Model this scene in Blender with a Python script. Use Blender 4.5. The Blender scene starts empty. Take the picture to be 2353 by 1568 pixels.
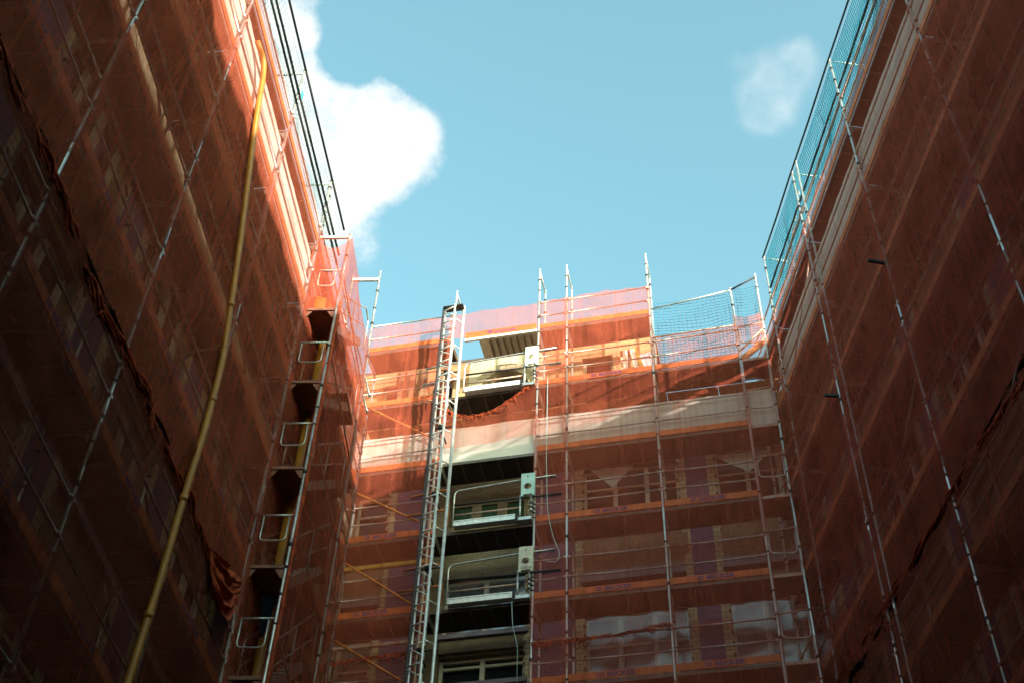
import bpy, math, random
import numpy as np
from mathutils import Vector, Matrix, noise
random.seed(7)
S = bpy.context.scene
COL = S.collection
R = math.radians

# ---------------------------------------------------------------- camera
FPX, IW, IH = 3060.0, 2352.0, 1568.0
up_c = np.array([1300.0-IW/2, -1990.0-IH/2, FPX]); up_c /= np.linalg.norm(up_c)
fw_c = np.array([0, 0, 1.0]); fw_c = fw_c - up_c*(fw_c@up_c); fw_c /= np.linalg.norm(fw_c)
rt_c = np.cross(fw_c, up_c)
if rt_c[0] < 0: rt_c = -rt_c
M = np.array([rt_c, fw_c, up_c])
cd = bpy.data.cameras.new('camera'); cam = bpy.data.objects.new('camera', cd); COL.objects.link(cam)
cd.sensor_width = 36; cd.lens = 36*FPX/IW; cd.clip_start = .1; cd.clip_end = 5000
cam.matrix_world = Matrix([[M[r][0], -M[r][1], -M[r][2], (0, 0, 1.6)[r]] for r in range(3)] + [[0, 0, 0, 1]])
S.camera = cam
def pixdir(x, y):
    d = M@np.array([x-IW/2, y-IH/2, FPX]); return d/np.linalg.norm(d)

# ---------------------------------------------------------------- light
TRAVEL = -36.0                       # heading of the sunlight over the ground, degrees from +Y towards +X
ELEV = 14.5
h = Vector((math.sin(R(TRAVEL)), math.cos(R(TRAVEL)), 0))
sd = (h*math.cos(R(ELEV)) + Vector((0, 0, -math.sin(R(ELEV))))).normalized()
ld = bpy.data.lights.new('sun', 'SUN'); ld.energy = 5.0; ld.angle = R(.5); ld.color = (1, .89, .74)
sun = bpy.data.objects.new('sun', ld); COL.objects.link(sun)
sun.rotation_euler = sd.to_track_quat('-Z', 'Y').to_euler(); sun.location = (30, -20, 60)

wd = bpy.data.worlds.new('World'); S.world = wd; wd.use_nodes = True
nt = wd.node_tree; nt.nodes.clear()
N = nt.nodes.new; L = nt.links.new
def math_node(tree, op, a=None, b=None, clamp=False):
    n = tree.nodes.new('ShaderNodeMath'); n.operation = op; n.use_clamp = clamp
    for i, v in enumerate((a, b)):
        if v is None: continue
        if isinstance(v, (int, float)): n.inputs[i].default_value = v
        else: tree.links.new(v, n.inputs[i])
    return n.outputs[0]
sky = N('ShaderNodeTexSky'); sky.sky_type = 'NISHITA'; sky.sun_disc = False
sky.sun_elevation = R(ELEV); sky.sun_rotation = math.atan2(-h.x, -h.y); sky.ozone_density = 1.0; sky.dust_density = 2.2; sky.air_density = 1.0
tint = N('ShaderNodeMix'); tint.data_type = 'RGBA'; tint.blend_type = 'MULTIPLY'; tint.inputs[0].default_value = 1
L(sky.outputs[0], tint.inputs[6]); tint.inputs[7].default_value = (1.40, 1.88, 1.44, 1)
tc = N('ShaderNodeTexCoord')
def blob(px, py, rad_px):
    c = pixdir(px, py)
    v = N('ShaderNodeVectorMath'); v.operation = 'DISTANCE'; L(tc.outputs['Generated'], v.inputs[0]); v.inputs[1].default_value = tuple(c)
    r = rad_px/FPX*.9
    mr = N('ShaderNodeMapRange'); L(v.outputs['Value'], mr.inputs[0]); mr.inputs[1].default_value = 0; mr.inputs[2].default_value = r
    mr.inputs[3].default_value = 1; mr.inputs[4].default_value = 0; mr.clamp = True
    return mr.outputs[0]
def cloud(blobs, scale, thr, soft, rough, gain, seed, gaps=()):
    acc = None
    for b in blobs:
        o = blob(*b)
        acc = o if acc is None else math_node(nt, 'ADD', acc, math_node(nt, 'MULTIPLY', o, .75))
    acc = math_node(nt, 'MINIMUM', acc, .92)
    for b in gaps: acc = math_node(nt, 'SUBTRACT', acc, math_node(nt, 'MULTIPLY', blob(*b), 1.1))
    mp = N('ShaderNodeMapping'); L(tc.outputs['Generated'], mp.inputs[0]); mp.inputs[1].default_value = (seed, seed*.7, 0)
    nz = N('ShaderNodeTexNoise'); L(mp.outputs[0], nz.inputs[0]); nz.inputs['Scale'].default_value = scale; nz.inputs['Detail'].default_value = 9; nz.inputs['Roughness'].default_value = rough
    q = math_node(nt, 'MULTIPLY', math_node(nt, 'SUBTRACT', nz.outputs[0], .5), gain)
    s = math_node(nt, 'ADD', acc, q)
    mr = N('ShaderNodeMapRange'); mr.interpolation_type = 'SMOOTHSTEP'; L(s, mr.inputs[0]); mr.inputs[1].default_value = thr; mr.inputs[2].default_value = thr+soft
    g = N('ShaderNodeMapRange'); L(acc, g.inputs[0]); g.inputs[1].default_value = .0; g.inputs[2].default_value = .3; g.clamp = True
    return math_node(nt, 'MULTIPLY', mr.outputs[0], g.outputs[0])
c1 = cloud([(770, 330, 330), (850, 265, 240), (900, 335, 160), (620, 60, 330), (700, 470, 270), (540, 300, 420)], 8, .40, .56, .66, 2.1, 3.1, [(850, 70, 150), (800, 130, 90), (1000, 130, 160)])
c2 = cloud([(1765, 200, 170), (1750, 270, 120), (1845, 130, 130)], 9, .44, .95, .62, 2.0, 5.3)
c2 = math_node(nt, 'MULTIPLY', c2, .5)
cc = math_node(nt, 'MAXIMUM', c1, c2)
shade = N('ShaderNodeTexNoise'); shade.inputs['Scale'].default_value = 5; shade.inputs['Detail'].default_value = 5; L(tc.outputs['Generated'], shade.inputs[0])
cr = N('ShaderNodeMix'); cr.data_type = 'RGBA'; L(shade.outputs[0], cr.inputs[0]); cr.inputs[6].default_value = (2.7, 2.9, 2.95, 1); cr.inputs[7].default_value = (4.0, 3.95, 3.8, 1)
mx = N('ShaderNodeMix'); mx.data_type = 'RGBA'; L(cc, mx.inputs[0]); L(tint.outputs[2], mx.inputs[6]); L(cr.outputs[2], mx.inputs[7])
bg = N('ShaderNodeBackground'); L(mx.outputs[2], bg.inputs[0]); bg.inputs[1].default_value = .116
wo = N('ShaderNodeOutputWorld'); L(bg.outputs[0], wo.inputs[0])

S.view_settings.view_transform = 'Standard'; S.view_settings.look = 'None'
S.view_settings.exposure = 1.6; S.view_settings.gamma = 1
S.cycles.transparent_max_bounces = 40; S.cycles.max_bounces = 10; S.cycles.diffuse_bounces = 4; S.cycles.transmission_bounces = 6

# ---------------------------------------------------------------- frames of the four scaffold faces (s along, off behind, z up)
class Frame:
    def __init__(f, p, ang, n_sign):
        f.p = Vector(p); f.d = Vector((math.sin(R(ang)), math.cos(R(ang)))); f.n = Vector((-f.d.y, f.d.x))*n_sign
    def w(f, s, o, z):
        q = f.p+f.d*s+f.n*o; return Vector((q.x, q.y, z))
FL = Frame((-3.83, 15.95), 8.0, 1)
FR = Frame((5.97, 19.77), -5.6, -1)
FB = Frame((0, 21.926), 104, 1)
T0 = Vector((math.sin(R(-11.4)), math.cos(R(-11.4))))*16.4
FT = Frame(T0, 4.2, 1)

# ---------------------------------------------------------------- materials
def mat(name, color, rough=.7, metal=0, var=.0, scale=4, col2=None, bump=0, bscale=30, spec=.3):
    m = bpy.data.materials.new(name); m.use_nodes = True; t = m.node_tree; b = t.nodes['Principled BSDF']
    b.inputs['Roughness'].default_value = rough; b.inputs['Metallic'].default_value = metal
    b.inputs['Specular IOR Level'].default_value = spec
    b.inputs['Base Color'].default_value = (*color, 1)
    if col2 or var:
        c2 = col2 or tuple(c*(1-var) for c in color)
        co = t.nodes.new('ShaderNodeTexCoord'); nz = t.nodes.new('ShaderNodeTexNoise'); nz.inputs['Scale'].default_value = scale; nz.inputs['Detail'].default_value = 7; nz.inputs['Roughness'].default_value = .65
        t.links.new(co.outputs['Object'], nz.inputs[0])
        r = t.nodes.new('ShaderNodeMapRange'); t.links.new(nz.outputs[0], r.inputs[0]); r.inputs[1].default_value = .38; r.inputs[2].default_value = .64
        x = t.nodes.new('ShaderNodeMix'); x.data_type = 'RGBA'; t.links.new(r.outputs[0], x.inputs[0]); x.inputs[6].default_value = (*c2, 1); x.inputs[7].default_value = (*color, 1)
        t.links.new(x.outputs[2], b.inputs['Base Color'])
        if bump:
            n2 = t.nodes.new('ShaderNodeTexNoise'); n2.inputs['Scale'].default_value = bscale; t.links.new(co.outputs['Object'], n2.inputs[0])
            bp = t.nodes.new('ShaderNodeBump'); bp.inputs['Strength'].default_value = bump; bp.inputs['Distance'].default_value = .02; t.links.new(n2.outputs[0], bp.inputs['Height']); t.links.new(bp.outputs[0], b.inputs['Normal'])
    return m
def brick(name, c1, c2, mortar, bw=.24, rh=.078, ms=.009):
    m = bpy.data.materials.new(name); m.use_nodes = True; t = m.node_tree; b = t.nodes['Principled BSDF']; b.inputs['Roughness'].default_value = .85; b.inputs['Specular IOR Level'].default_value = .15
    uv = t.nodes.new('ShaderNodeUVMap'); br = t.nodes.new('ShaderNodeTexBrick'); t.links.new(uv.outputs[0], br.inputs[0])
    br.inputs['Color1'].default_value = (*c1, 1); br.inputs['Color2'].default_value = (*c2, 1); br.inputs['Mortar'].default_value = (*mortar, 1)
    br.inputs['Scale'].default_value = 1; br.inputs['Brick Width'].default_value = bw; br.inputs['Row Height'].default_value = rh; br.inputs['Mortar Size'].default_value = ms
    co = t.nodes.new('ShaderNodeTexCoord'); nz = t.nodes.new('ShaderNodeTexNoise'); nz.inputs['Scale'].default_value = 1.3; nz.inputs['Detail'].default_value = 8; t.links.new(co.outputs['Object'], nz.inputs[0])
    r = t.nodes.new('ShaderNodeMapRange'); t.links.new(nz.outputs[0], r.inputs[0]); r.inputs[1].default_value = .3; r.inputs[2].default_value = .7; r.inputs[3].default_value = .6; r.inputs[4].default_value = 1.1
    x = t.nodes.new('ShaderNodeMix'); x.data_type = 'RGBA'; x.blend_type = 'MULTIPLY'; x.inputs[0].default_value = 1; t.links.new(br.outputs[0], x.inputs[6]); t.links.new(r.outputs[0], x.inputs[7])
    t.links.new(x.outputs[2], b.inputs['Base Color'])
    bp = t.nodes.new('ShaderNodeBump'); bp.inputs['Strength'].default_value = .5; bp.inputs['Distance'].default_value = .01; bp.invert = True; t.links.new(br.outputs['Fac'], bp.inputs['Height']); t.links.new(bp.outputs[0], b.inputs['Normal'])
    return m
def net_mat(name, color, opac, trans_w=.5, band=.06, step=None, holes=()):
    m = bpy.data.materials.new(name); m.use_nodes = True; t = m.node_tree; t.nodes.clear()
    n = t.nodes.new; l = t.links.new
    co = n('ShaderNodeTexCoord'); uv = n('ShaderNodeUVMap')
    nz = n('ShaderNodeTexNoise'); nz.inputs['Scale'].default_value = 1.1; nz.inputs['Detail'].default_value = 6; l(co.outputs['Object'], nz.inputs[0])
    a = n('ShaderNodeMapRange'); l(nz.outputs[0], a.inputs[0]); a.inputs[1].default_value = .3; a.inputs[2].default_value = .7; a.inputs[3].default_value = opac*.86; a.inputs[4].default_value = min(1, opac*1.1)
    # vertical weave bands of the raschel net, in metres along the panel
    sp = n('ShaderNodeSeparateXYZ'); l(uv.outputs[0], sp.inputs[0])
    st = n('ShaderNodeTexNoise'); st.noise_dimensions = '1D'; st.inputs['Scale'].default_value = 9; st.inputs['Detail'].default_value = 3; l(sp.outputs[0], st.inputs['W'])
    b2 = n('ShaderNodeMapRange'); l(st.outputs[0], b2.inputs[0]); b2.inputs[1].default_value = .3; b2.inputs[2].default_value = .7; b2.inputs[3].default_value = -band; b2.inputs[4].default_value = band
    fac = math_node(t, 'ADD', a.outputs[0], b2.outputs[0], True)
    if step:      # brightness of the top band put into the net as lower opacity
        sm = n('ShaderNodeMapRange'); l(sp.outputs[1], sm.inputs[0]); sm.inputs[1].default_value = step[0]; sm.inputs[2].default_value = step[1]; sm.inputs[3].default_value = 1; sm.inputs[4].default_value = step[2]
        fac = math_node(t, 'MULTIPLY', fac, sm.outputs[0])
    fz = math_node(t, 'FRACT', math_node(t, 'DIVIDE', math_node(t, 'ADD', sp.outputs[1], math_node(t, 'MULTIPLY', nz.outputs[0], .10)), .62))
    fac = math_node(t, 'ADD', fac, math_node(t, 'MULTIPLY', math_node(t, 'LESS_THAN', fz, .028), .10), True)      # creases where the sheet was folded
    fs = math_node(t, 'FRACT', math_node(t, 'DIVIDE', math_node(t, 'ADD', sp.outputs[0], math_node(t, 'MULTIPLY', nz.outputs[0], .08)), 1.31))
    fac = math_node(t, 'ADD', fac, math_node(t, 'MULTIPLY', math_node(t, 'LESS_THAN', fs, .035), .12), True)      # sewn seams
    for hs, hz_, hw, hh in holes:
        ws = n('ShaderNodeTexNoise'); ws.inputs['Scale'].default_value = 3.5; l(uv.outputs[0], ws.inputs[0])
        q = math_node(t, 'ADD', math_node(t, 'POWER', math_node(t, 'ABSOLUTE', math_node(t, 'DIVIDE', math_node(t, 'SUBTRACT', sp.outputs[0], hs), hw)), 2.0), math_node(t, 'POWER', math_node(t, 'ABSOLUTE', math_node(t, 'DIVIDE', math_node(t, 'SUBTRACT', sp.outputs[1], hz_), hh)), 2.0))
        q = math_node(t, 'ADD', q, math_node(t, 'MULTIPLY', math_node(t, 'SUBTRACT', ws.outputs[0], .5), 2.4))
        fac = math_node(t, 'MULTIPLY', fac, math_node(t, 'GREATER_THAN', q, 1.0))
    n3 = n('ShaderNodeTexNoise'); n3.inputs['Scale'].default_value = 2.5; n3.inputs['Detail'].default_value = 6; l(co.outputs['Object'], n3.inputs[0])
    cm = n('ShaderNodeMix'); cm.data_type = 'RGBA'; l(n3.outputs[0], cm.inputs[0]); cm.inputs[6].default_value = (*[c*.78 for c in color], 1); cm.inputs[7].default_value = (*[min(1, c*1.15) for c in color], 1)
    d = n('ShaderNodeBsdfDiffuse'); l(cm.outputs[2], d.inputs[0]); tr = n('ShaderNodeBsdfTranslucent'); l(cm.outputs[2], tr.inputs[0])
    ms = n('ShaderNodeMixShader'); ms.inputs[0].default_value = trans_w; l(d.outputs[0], ms.inputs[1]); l(tr.outputs[0], ms.inputs[2])
    tp = n('ShaderNodeBsdfTransparent')
    mo = n('ShaderNodeMixShader'); l(fac, mo.inputs[0]); l(tp.outputs[0], mo.inputs[1]); l(ms.outputs[0], mo.inputs[2])
    o = n('ShaderNodeOutputMaterial'); l(mo.outputs[0], o.inputs[0])
    return m
def sheet_mat(name, color, tw=.3, alpha=1.0):
    m = bpy.data.materials.new(name); m.use_nodes = True; t = m.node_tree; t.nodes.clear(); n = t.nodes.new; l = t.links.new
    co = n('ShaderNodeTexCoord'); nz = n('ShaderNodeTexNoise'); nz.inputs['Scale'].default_value = 2; nz.inputs['Detail'].default_value = 7; l(co.outputs['Object'], nz.inputs[0])
    cm = n('ShaderNodeMix'); cm.data_type = 'RGBA'; l(nz.outputs[0], cm.inputs[0]); cm.inputs[6].default_value = (*[c*.8 for c in color], 1); cm.inputs[7].default_value = (*color, 1)
    d = n('ShaderNodeBsdfDiffuse'); l(cm.outputs[2], d.inputs[0]); tr = n('ShaderNodeBsdfTranslucent'); l(cm.outputs[2], tr.inputs[0])
    ms = n('ShaderNodeMixShader'); ms.inputs[0].default_value = tw; l(d.outputs[0], ms.inputs[1]); l(tr.outputs[0], ms.inputs[2])
    out = ms.outputs[0]
    if alpha < 1:
        g = n('ShaderNodeBsdfGlossy'); g.inputs['Roughness'].default_value = .2
        m2 = n('ShaderNodeMixShader'); m2.inputs[0].default_value = .45; l(out, m2.inputs[1]); l(g.outputs[0], m2.inputs[2])
        tp = n('ShaderNodeBsdfTransparent'); m3 = n('ShaderNodeMixShader'); m3.inputs[0].default_value = alpha; l(tp.outputs[0], m3.inputs[1]); l(m2.outputs[0], m3.inputs[2]); out = m3.outputs[0]
    o = n('ShaderNodeOutputMaterial'); l(out, o.inputs[0]); return m
def perforated(name, color, px, py, rad):
    m = mat(name, color, .6, .3, .35, 3); t = m.node_tree; b = t.nodes['Principled BSDF']
    uv = t.nodes.new('ShaderNodeUVMap'); sp = t.nodes.new('ShaderNodeSeparateXYZ'); t.links.new(uv.outputs[0], sp.inputs[0])
    def cell(o, p):
        f = math_node(t, 'FRACT', math_node(t, 'DIVIDE', o, p)); return math_node(t, 'POWER', math_node(t, 'MULTIPLY', math_node(t, 'SUBTRACT', f, .5), p), 2)
    dist = math_node(t, 'SQRT', math_node(t, 'ADD', math_node(t, 'ABSOLUTE', cell(sp.outputs[0], px)), math_node(t, 'ABSOLUTE', cell(sp.outputs[1], py))))
    al = math_node(t, 'GREATER_THAN', dist, rad); t.links.new(al, b.inputs['Alpha'])
    return m
HOLES = []
MT = dict(

 galv=mat('galvanised_steel', (.55, .56, .55), .42, .75, col2=(.36, .35, .33), scale=7),
 bright=mat('bright_steel', (.68, .69, .68), .38, .6, col2=(.5, .5, .48), scale=6),
 rust=mat('weathered_red_steel', (.42, .20, .13), .6, .25, col2=(.5, .42, .38), scale=9),
 dark=mat('dark_steel', (.03, .03, .032), .6, .3),
 black=mat('black_rail', (.02, .02, .02), .55, 0),
 orange_tube=mat('orange_tube', (.62, .2, .04), .5, .1, .4, 6),
 yellow=mat('yellow_plastic', (.38, .155, .016), .45, 0, .25, 3),
 yellow_wood=mat('yellow_timber', (.55, .36, .06), .7, 0, .3, 5),
 tower_deck=mat('tower_deck_timber', (.20, .085, .05), .8, 0, .4, 6),
 brown_tube=mat('red_brown_tube', (.24, .10, .07), .55, .2, .4, 9),
 deck=perforated('perforated_deck_steel', (.075, .055, .045), .045, .115, .011),
 deck_edge=mat('deck_edge_steel', (.16, .13, .11), .55, .4, .4, 6),
 wood=mat('deck_timber', (.26, .17, .10), .8, 0, .4, 5, bump=.3),
 osb=mat('osb_board', (.50, .30, .12), .8, 0, col2=(.34, .19, .07), scale=22),
 toe=mat('orange_toe_board', (.74, .20, .06), .65, 0, .35, 5),
 toe_wood=mat('brown_toe_board', (.78, .32, .15), .7, 0, .35, 5),
 letters=mat('violet_lettering', (.07, .05, .20), .6),
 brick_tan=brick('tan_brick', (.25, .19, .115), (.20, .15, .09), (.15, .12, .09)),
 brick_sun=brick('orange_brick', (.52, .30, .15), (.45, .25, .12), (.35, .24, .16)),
 quoin=brick('cream_quoin_brick', (.55, .45, .30), (.48, .38, .25), (.28, .22, .14), .26, .13, .012),
 purple=brick('violet_brick', (.15, .12, .26), (.11, .09, .20), (.10, .08, .13)),
 stone=mat('cream_stone', (.62, .54, .38), .8, 0, .25, 3, bump=.3),
 sill=mat('violet_grey_sill', (.22, .18, .22), .8, 0, .3, 3),
 plaster=mat('tan_plaster', (.23, .155, .095), .9, 0, .35, 2.5, bump=.4),
 frame=mat('cream_window_frame', (.60, .52, .40), .6, 0, .2, 6),
 white=mat('white_painted_wood', (.8, .78, .74), .55, 0, .15, 4),
 glass=mat('dark_window_glass', (.015, .016, .018), .12, spec=.2),
 roof=mat('roof_felt', (.10, .08, .07), .9, 0, .3, 2),
 alu=mat('white_aluminium', (.78, .80, .78), .4, .35, .25, 9),
 plate=mat('pale_green_plate', (.40, .55, .52), .5, .1, .2, 5),
 plate_tan=mat('dusty_cream_plate', (.58, .55, .46), .6, .1, .3, 7),
 mesh_green=mat('green_mesh', (.03, .07, .03), .9, 0, .6, 40),
 ground=mat('courtyard_dirt', (.09, .075, .06), .95, 0, .4, .6, bump=.5, bscale=4),
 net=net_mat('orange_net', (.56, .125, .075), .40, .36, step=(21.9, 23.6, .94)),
 net_dim=net_mat('shade_dark_net', (.20, .055, .036), .66, .4),  # deep corner shade put into the colour of the lower left nets
 net_dusk=net_mat('shade_red_net', (.30, .072, .045), .68, .4),  # corner shade put into the lower right nets, in a redder tone
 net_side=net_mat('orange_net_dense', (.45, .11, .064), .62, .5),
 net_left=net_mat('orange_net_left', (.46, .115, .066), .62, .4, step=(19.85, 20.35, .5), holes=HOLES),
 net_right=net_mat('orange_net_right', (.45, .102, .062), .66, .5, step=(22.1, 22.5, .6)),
 net_roll=mat('bunched_net', (.44, .085, .04), .95, 0, .6, 12, bump=.6, bscale=40, spec=.05),
 cord=mat('teal_cord', (.03, .29, .44), .7),
 cord_pale=mat('pale_teal_cord', (.35, .48, .50), .7),
 tarp=sheet_mat('white_tarpaulin', (.82, .78, .74), .35),
 film=sheet_mat('clear_plastic_film', (.30, .33, .38), .4, .38),
 bluecloth=sheet_mat('blue_cloth', (.010, .012, .020), .2),
)

# ---------------------------------------------------------------- mesh helpers
LOC = {}
class MB:
    def __init__(b, f): b.f = f; b.v = []; b.fc = []; b.mark = None
    def hexa(b, p):
        i = len(b.v); b.v += [tuple(q) for q in p]
        b.fc += [tuple(i+k for k in q) for q in ((0, 3, 2, 1), (4, 5, 6, 7), (0, 1, 5, 4), (1, 2, 6, 5), (2, 3, 7, 6), (3, 0, 4, 7))]
        return b
    def box(b, s0, s1, o0, o1, z0, z1):
        return b.hexa([(s0, o0, z0), (s1, o0, z0), (s1, o1, z0), (s0, o1, z0), (s0, o0, z1), (s1, o0, z1), (s1, o1, z1), (s0, o1, z1)])
    def bar(b, a, c, w, t):               # rectangular bar between two local points
        a, c = Vector(a), Vector(c); d = (c-a).normalized(); u = Vector((0, 1, 0)) if abs(d.y) < .9 else Vector((1, 0, 0))
        e = d.cross(u).normalized(); u = e.cross(d).normalized(); e, u = e*w/2, u*t/2
        return b.hexa([a-e-u, a+e-u, a+e+u, a-e+u, c-e-u, c+e-u, c+e+u, c-e+u])
    def tube(b, pts, r, seg=8, cap=True):
        pts = [Vector(p) for p in pts]; i0 = len(b.v); n = len(pts); prev = None
        for k, p in enumerate(pts):
            d = (pts[min(k+1, n-1)]-pts[max(k-1, 0)]).normalized()
            if prev is None:
                u = d.cross(Vector((0, 1, 0)) if abs(d.y) < .9 else Vector((1, 0, 0))).normalized()
            else:
                u = (prev-d*prev.dot(d)).normalized()
            prev = u; w = d.cross(u); rr = r[k] if isinstance(r, (list, tuple)) else r
            for j in range(seg):
                a = 2*math.pi*j/seg; b.v.append(tuple(p+u*(math.cos(a)*rr)+w*(math.sin(a)*rr)))
        for k in range(n-1):
            for j in range(seg):
                j2 = (j+1) % seg
                b.fc.append((i0+k*seg+j, i0+k*seg+j2, i0+(k+1)*seg+j2, i0+(k+1)*seg+j))
        if cap:
            b.fc.append(tuple(i0+j for j in range(seg-1, -1, -1))); b.fc.append(tuple(i0+(n-1)*seg+j for j in range(seg)))
        return b
    def ring(b, s, o, z, r, hh):
        return b.tube([(s, o, z-hh/2), (s, o, z+hh/2)], r, 8)
    def build(b, name, m, parent=None, smooth=False, loc=None):
        if parent is not None: loc = LOC[parent]
        elif loc is None: loc = b.f.w(*b.v[0])
        me = bpy.data.meshes.new(name)
        me.from_pydata([tuple(b.f.w(*q)-loc) for q in b.v], [], b.fc)
        me.materials.append(MT[m] if isinstance(m, str) else m)
        if b.mark is not None:
            me.materials.append(MT[b.m2])
            for poly in list(me.polygons)[b.mark:]: poly.material_index = 1
        uvl = me.uv_layers.new(name='UVMap')
        vs = b.v
        for poly in me.polygons:
            idx = poly.vertices
            a, c, d = Vector(vs[idx[0]]), Vector(vs[idx[1]]), Vector(vs[idx[2]])
            nn = (c-a).cross(d-a); ax = max(range(3), key=lambda k: abs(nn[k]))
            for li, vi in zip(poly.loop_indices, idx):
                q = vs[vi]
                uvl.data[li].uv = (q[0], q[2]) if ax == 1 else ((q[1], q[2]) if ax == 0 else (q[0], q[1]))
            poly.use_smooth = smooth
        o = bpy.data.objects.new(name, me); COL.objects.link(o)
        if parent is not None: o.parent = parent
        else: o.location = loc
        LOC[o] = loc
        return o
def tag(o, label, cat, group=None, kind=None):
    if label: o['label'] = label
    if cat: o['category'] = cat
    if group: o['group'] = group
    if kind: o['kind'] = kind
    return o
def thing(name, label, cat, f, at, group=None):
    o = bpy.data.objects.new(name, None); COL.objects.link(o); o.location = f.w(*at); o.empty_display_size = .3
    LOC[o] = f.w(*at); return tag(o, label, cat, group)
def bend(pts, r, k=5):                   # polyline with rounded corners
    pts = [Vector(p) for p in pts]; out = [pts[0]]
    for i in range(1, len(pts)-1):
        a, p, c = pts[i-1], pts[i], pts[i+1]; rr = min(r, (a-p).length*.45, (c-p).length*.45)
        q0 = p+(a-p).normalized()*rr; q1 = p+(c-p).normalized()*rr
        for j in range(k+1):
            t = j/k; out.append(q0*(1-t)**2+p*2*t*(1-t)+q1*t*t)
    return out+[pts[-1]]
_letters = {}
def lettering(text, size, bold):
    if text not in _letters:
        cu = bpy.data.curves.new('lettering', 'FONT'); cu.body = text; cu.size = size; cu.offset = bold; cu.extrude = .002; cu.resolution_u = 2; cu.align_x = 'LEFT'
        to = bpy.data.objects.new('lettering', cu); COL.objects.link(to)
        dg = bpy.context.evaluated_depsgraph_get(); me = bpy.data.meshes.new_from_object(to.evaluated_get(dg)); bpy.data.objects.remove(to)
        _letters[text] = me
    return _letters[text]
def write(f, text, s, o, z, size, bold, parent, m='letters', xs=1.0):
    me = lettering(text, size, bold)
    if not me.materials: me.materials.append(MT[m])
    ob = bpy.data.objects.new('lettering', me); COL.objects.link(ob); ob.parent = parent
    D = Vector((f.d.x, f.d.y, 0)); Zv = Vector((0, 0, 1)); Nn = D.cross(Zv)
    mw = Matrix((( D.x*xs, Zv.x, Nn.x, 0), (D.y*xs, Zv.y, Nn.y, 0), (D.z, Zv.z, Nn.z, 0), (0, 0, 0, 1)))
    mw.translation = f.w(s, o, z)-LOC[parent]; ob.matrix_local = mw; LOC[ob] = f.w(s, o, z)
    return ob
def nz(*p): return noise.noise(Vector(p))
def fb(x, y, z, oct=4): return noise.fractal(Vector((x, y, z)), 1.0, 2.0, oct)

# ---------------------------------------------------------------- ground
g = MB(FB)
me = bpy.data.meshes.new('ground'); me.from_pydata([(-3000, -3000, 0), (3000, -3000, 0), (3000, 3000, 0), (-3000, 3000, 0)], [], [(0, 1, 2, 3)]); me.materials.append(MT['ground'])
go = bpy.data.objects.new('ground', me); COL.objects.link(go); go['kind'] = 'structure'

# ---------------------------------------------------------------- buildings
def facade(root, f, off, s0, s1, ztop, bays, storeys, depth=9.0, face='brick_tan', back=True):
    """bays: window columns (sa, sb); storeys: window rows (za, zb). One wall mesh with real openings."""
    w = MB(f); th = .34
    cols = sorted(bays); rows = sorted(storeys); e = s0
    for a, c in cols:
        if a > e: w.box(e, a, off, off+th, 0, ztop)
        e = c
    if s1 > e: w.box(e, s1, off, off+th, 0, ztop)
    for a, c in cols:
        zz = 0
        for za, zb in rows:
            if za > zz: w.box(a, c, off+.04, off+th, zz, za)
            zz = zb
        if ztop > zz: w.box(a, c, off+.04, off+th, zz, ztop)
    w.build('wall', face, root)
    if back:
        bk = MB(f); bk.box(s0, s1, off+1.6, off+depth, 0, ztop-.3); bk.build('inner_wall', 'roof', root)
    rf = MB(f); rf.box(s0-.05, s1+.05, off+.06, off+depth+.2, ztop+.003, ztop+.18); rf.build('roof', 'roof', root)
def window(root, f, off, a, c, za, zb, kind=0):
    m = MB(f); t = .07; o0, o1 = off+.16, off+.24
    m.box(a, a+t, o0, o1, za, zb); m.box(c-t, c, o0, o1, za, zb); m.box(a+t, c-t, o0, o1, za, za+t); m.box(a+t, c-t, o0, o1, zb-t, zb)
    n = max(1, round((c-a)/.75))
    for k in range(1, n):
        x = a+(c-a)*k/n; m.box(x-.05, x+.05, o0-.01, o1, za+t, zb-t)
    if kind != 2: m.box(a+t, c-t, o0+.008, o1-.01, za+(zb-za)*.68, za+(zb-za)*.68+.06)
    fr = m.build('window', 'frame', root)
    p = MB(f); p.box(a+t*.5, c-t*.5, off+.262, off+.29, za+t*.5, zb-t*.5); p.build('pane', 'glass', fr)
    si = MB(f); si.box(a-.08, c+.08, off-.09, off+.038, za-.11, za-.004); si.build('sill', 'sill', fr)
    if kind == 1:
        q = MB(f); nu, nv = 14, 12; i0 = 0
        for j in range(nv+1):
            for i in range(nu+1):
                u, v = i/nu, j/nv; s = a+(c-a)*u; z = za+(zb-za)*v
                q.v.append((s, off+.10+.05*fb(s*3, z*2, off)+.03*abs(nz(s*7, z*1.5, 3)), z))
        for j in range(nv):
            for i in range(nu): k = j*(nu+1)+i; q.fc.append((k, k+1, k+nu+2, k+nu+1))
        q.build('plastic_film', 'film', fr, True)
    return fr
def pier(root, f, off, a, c, z0, z1, q=.15):
    MB(f).box(a+q, c-q, off-.012, off+.1, z0, z1).build('brick_pier', 'purple', root)
    for x0, x1 in ((a, a+q), (c-q, c)):
        m = MB(f); z = z0; k = 0
        while z < z1:
            zz = min(z+.13, z1); ex = .045 if k % 2 else 0
            m.box(x0-(ex if x0 == a else 0), x1+(ex if x0 != a else 0), off-.024, off+.09, z, zz); z = zz; k += 1
        m.build('quoin', 'quoin', root)

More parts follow.
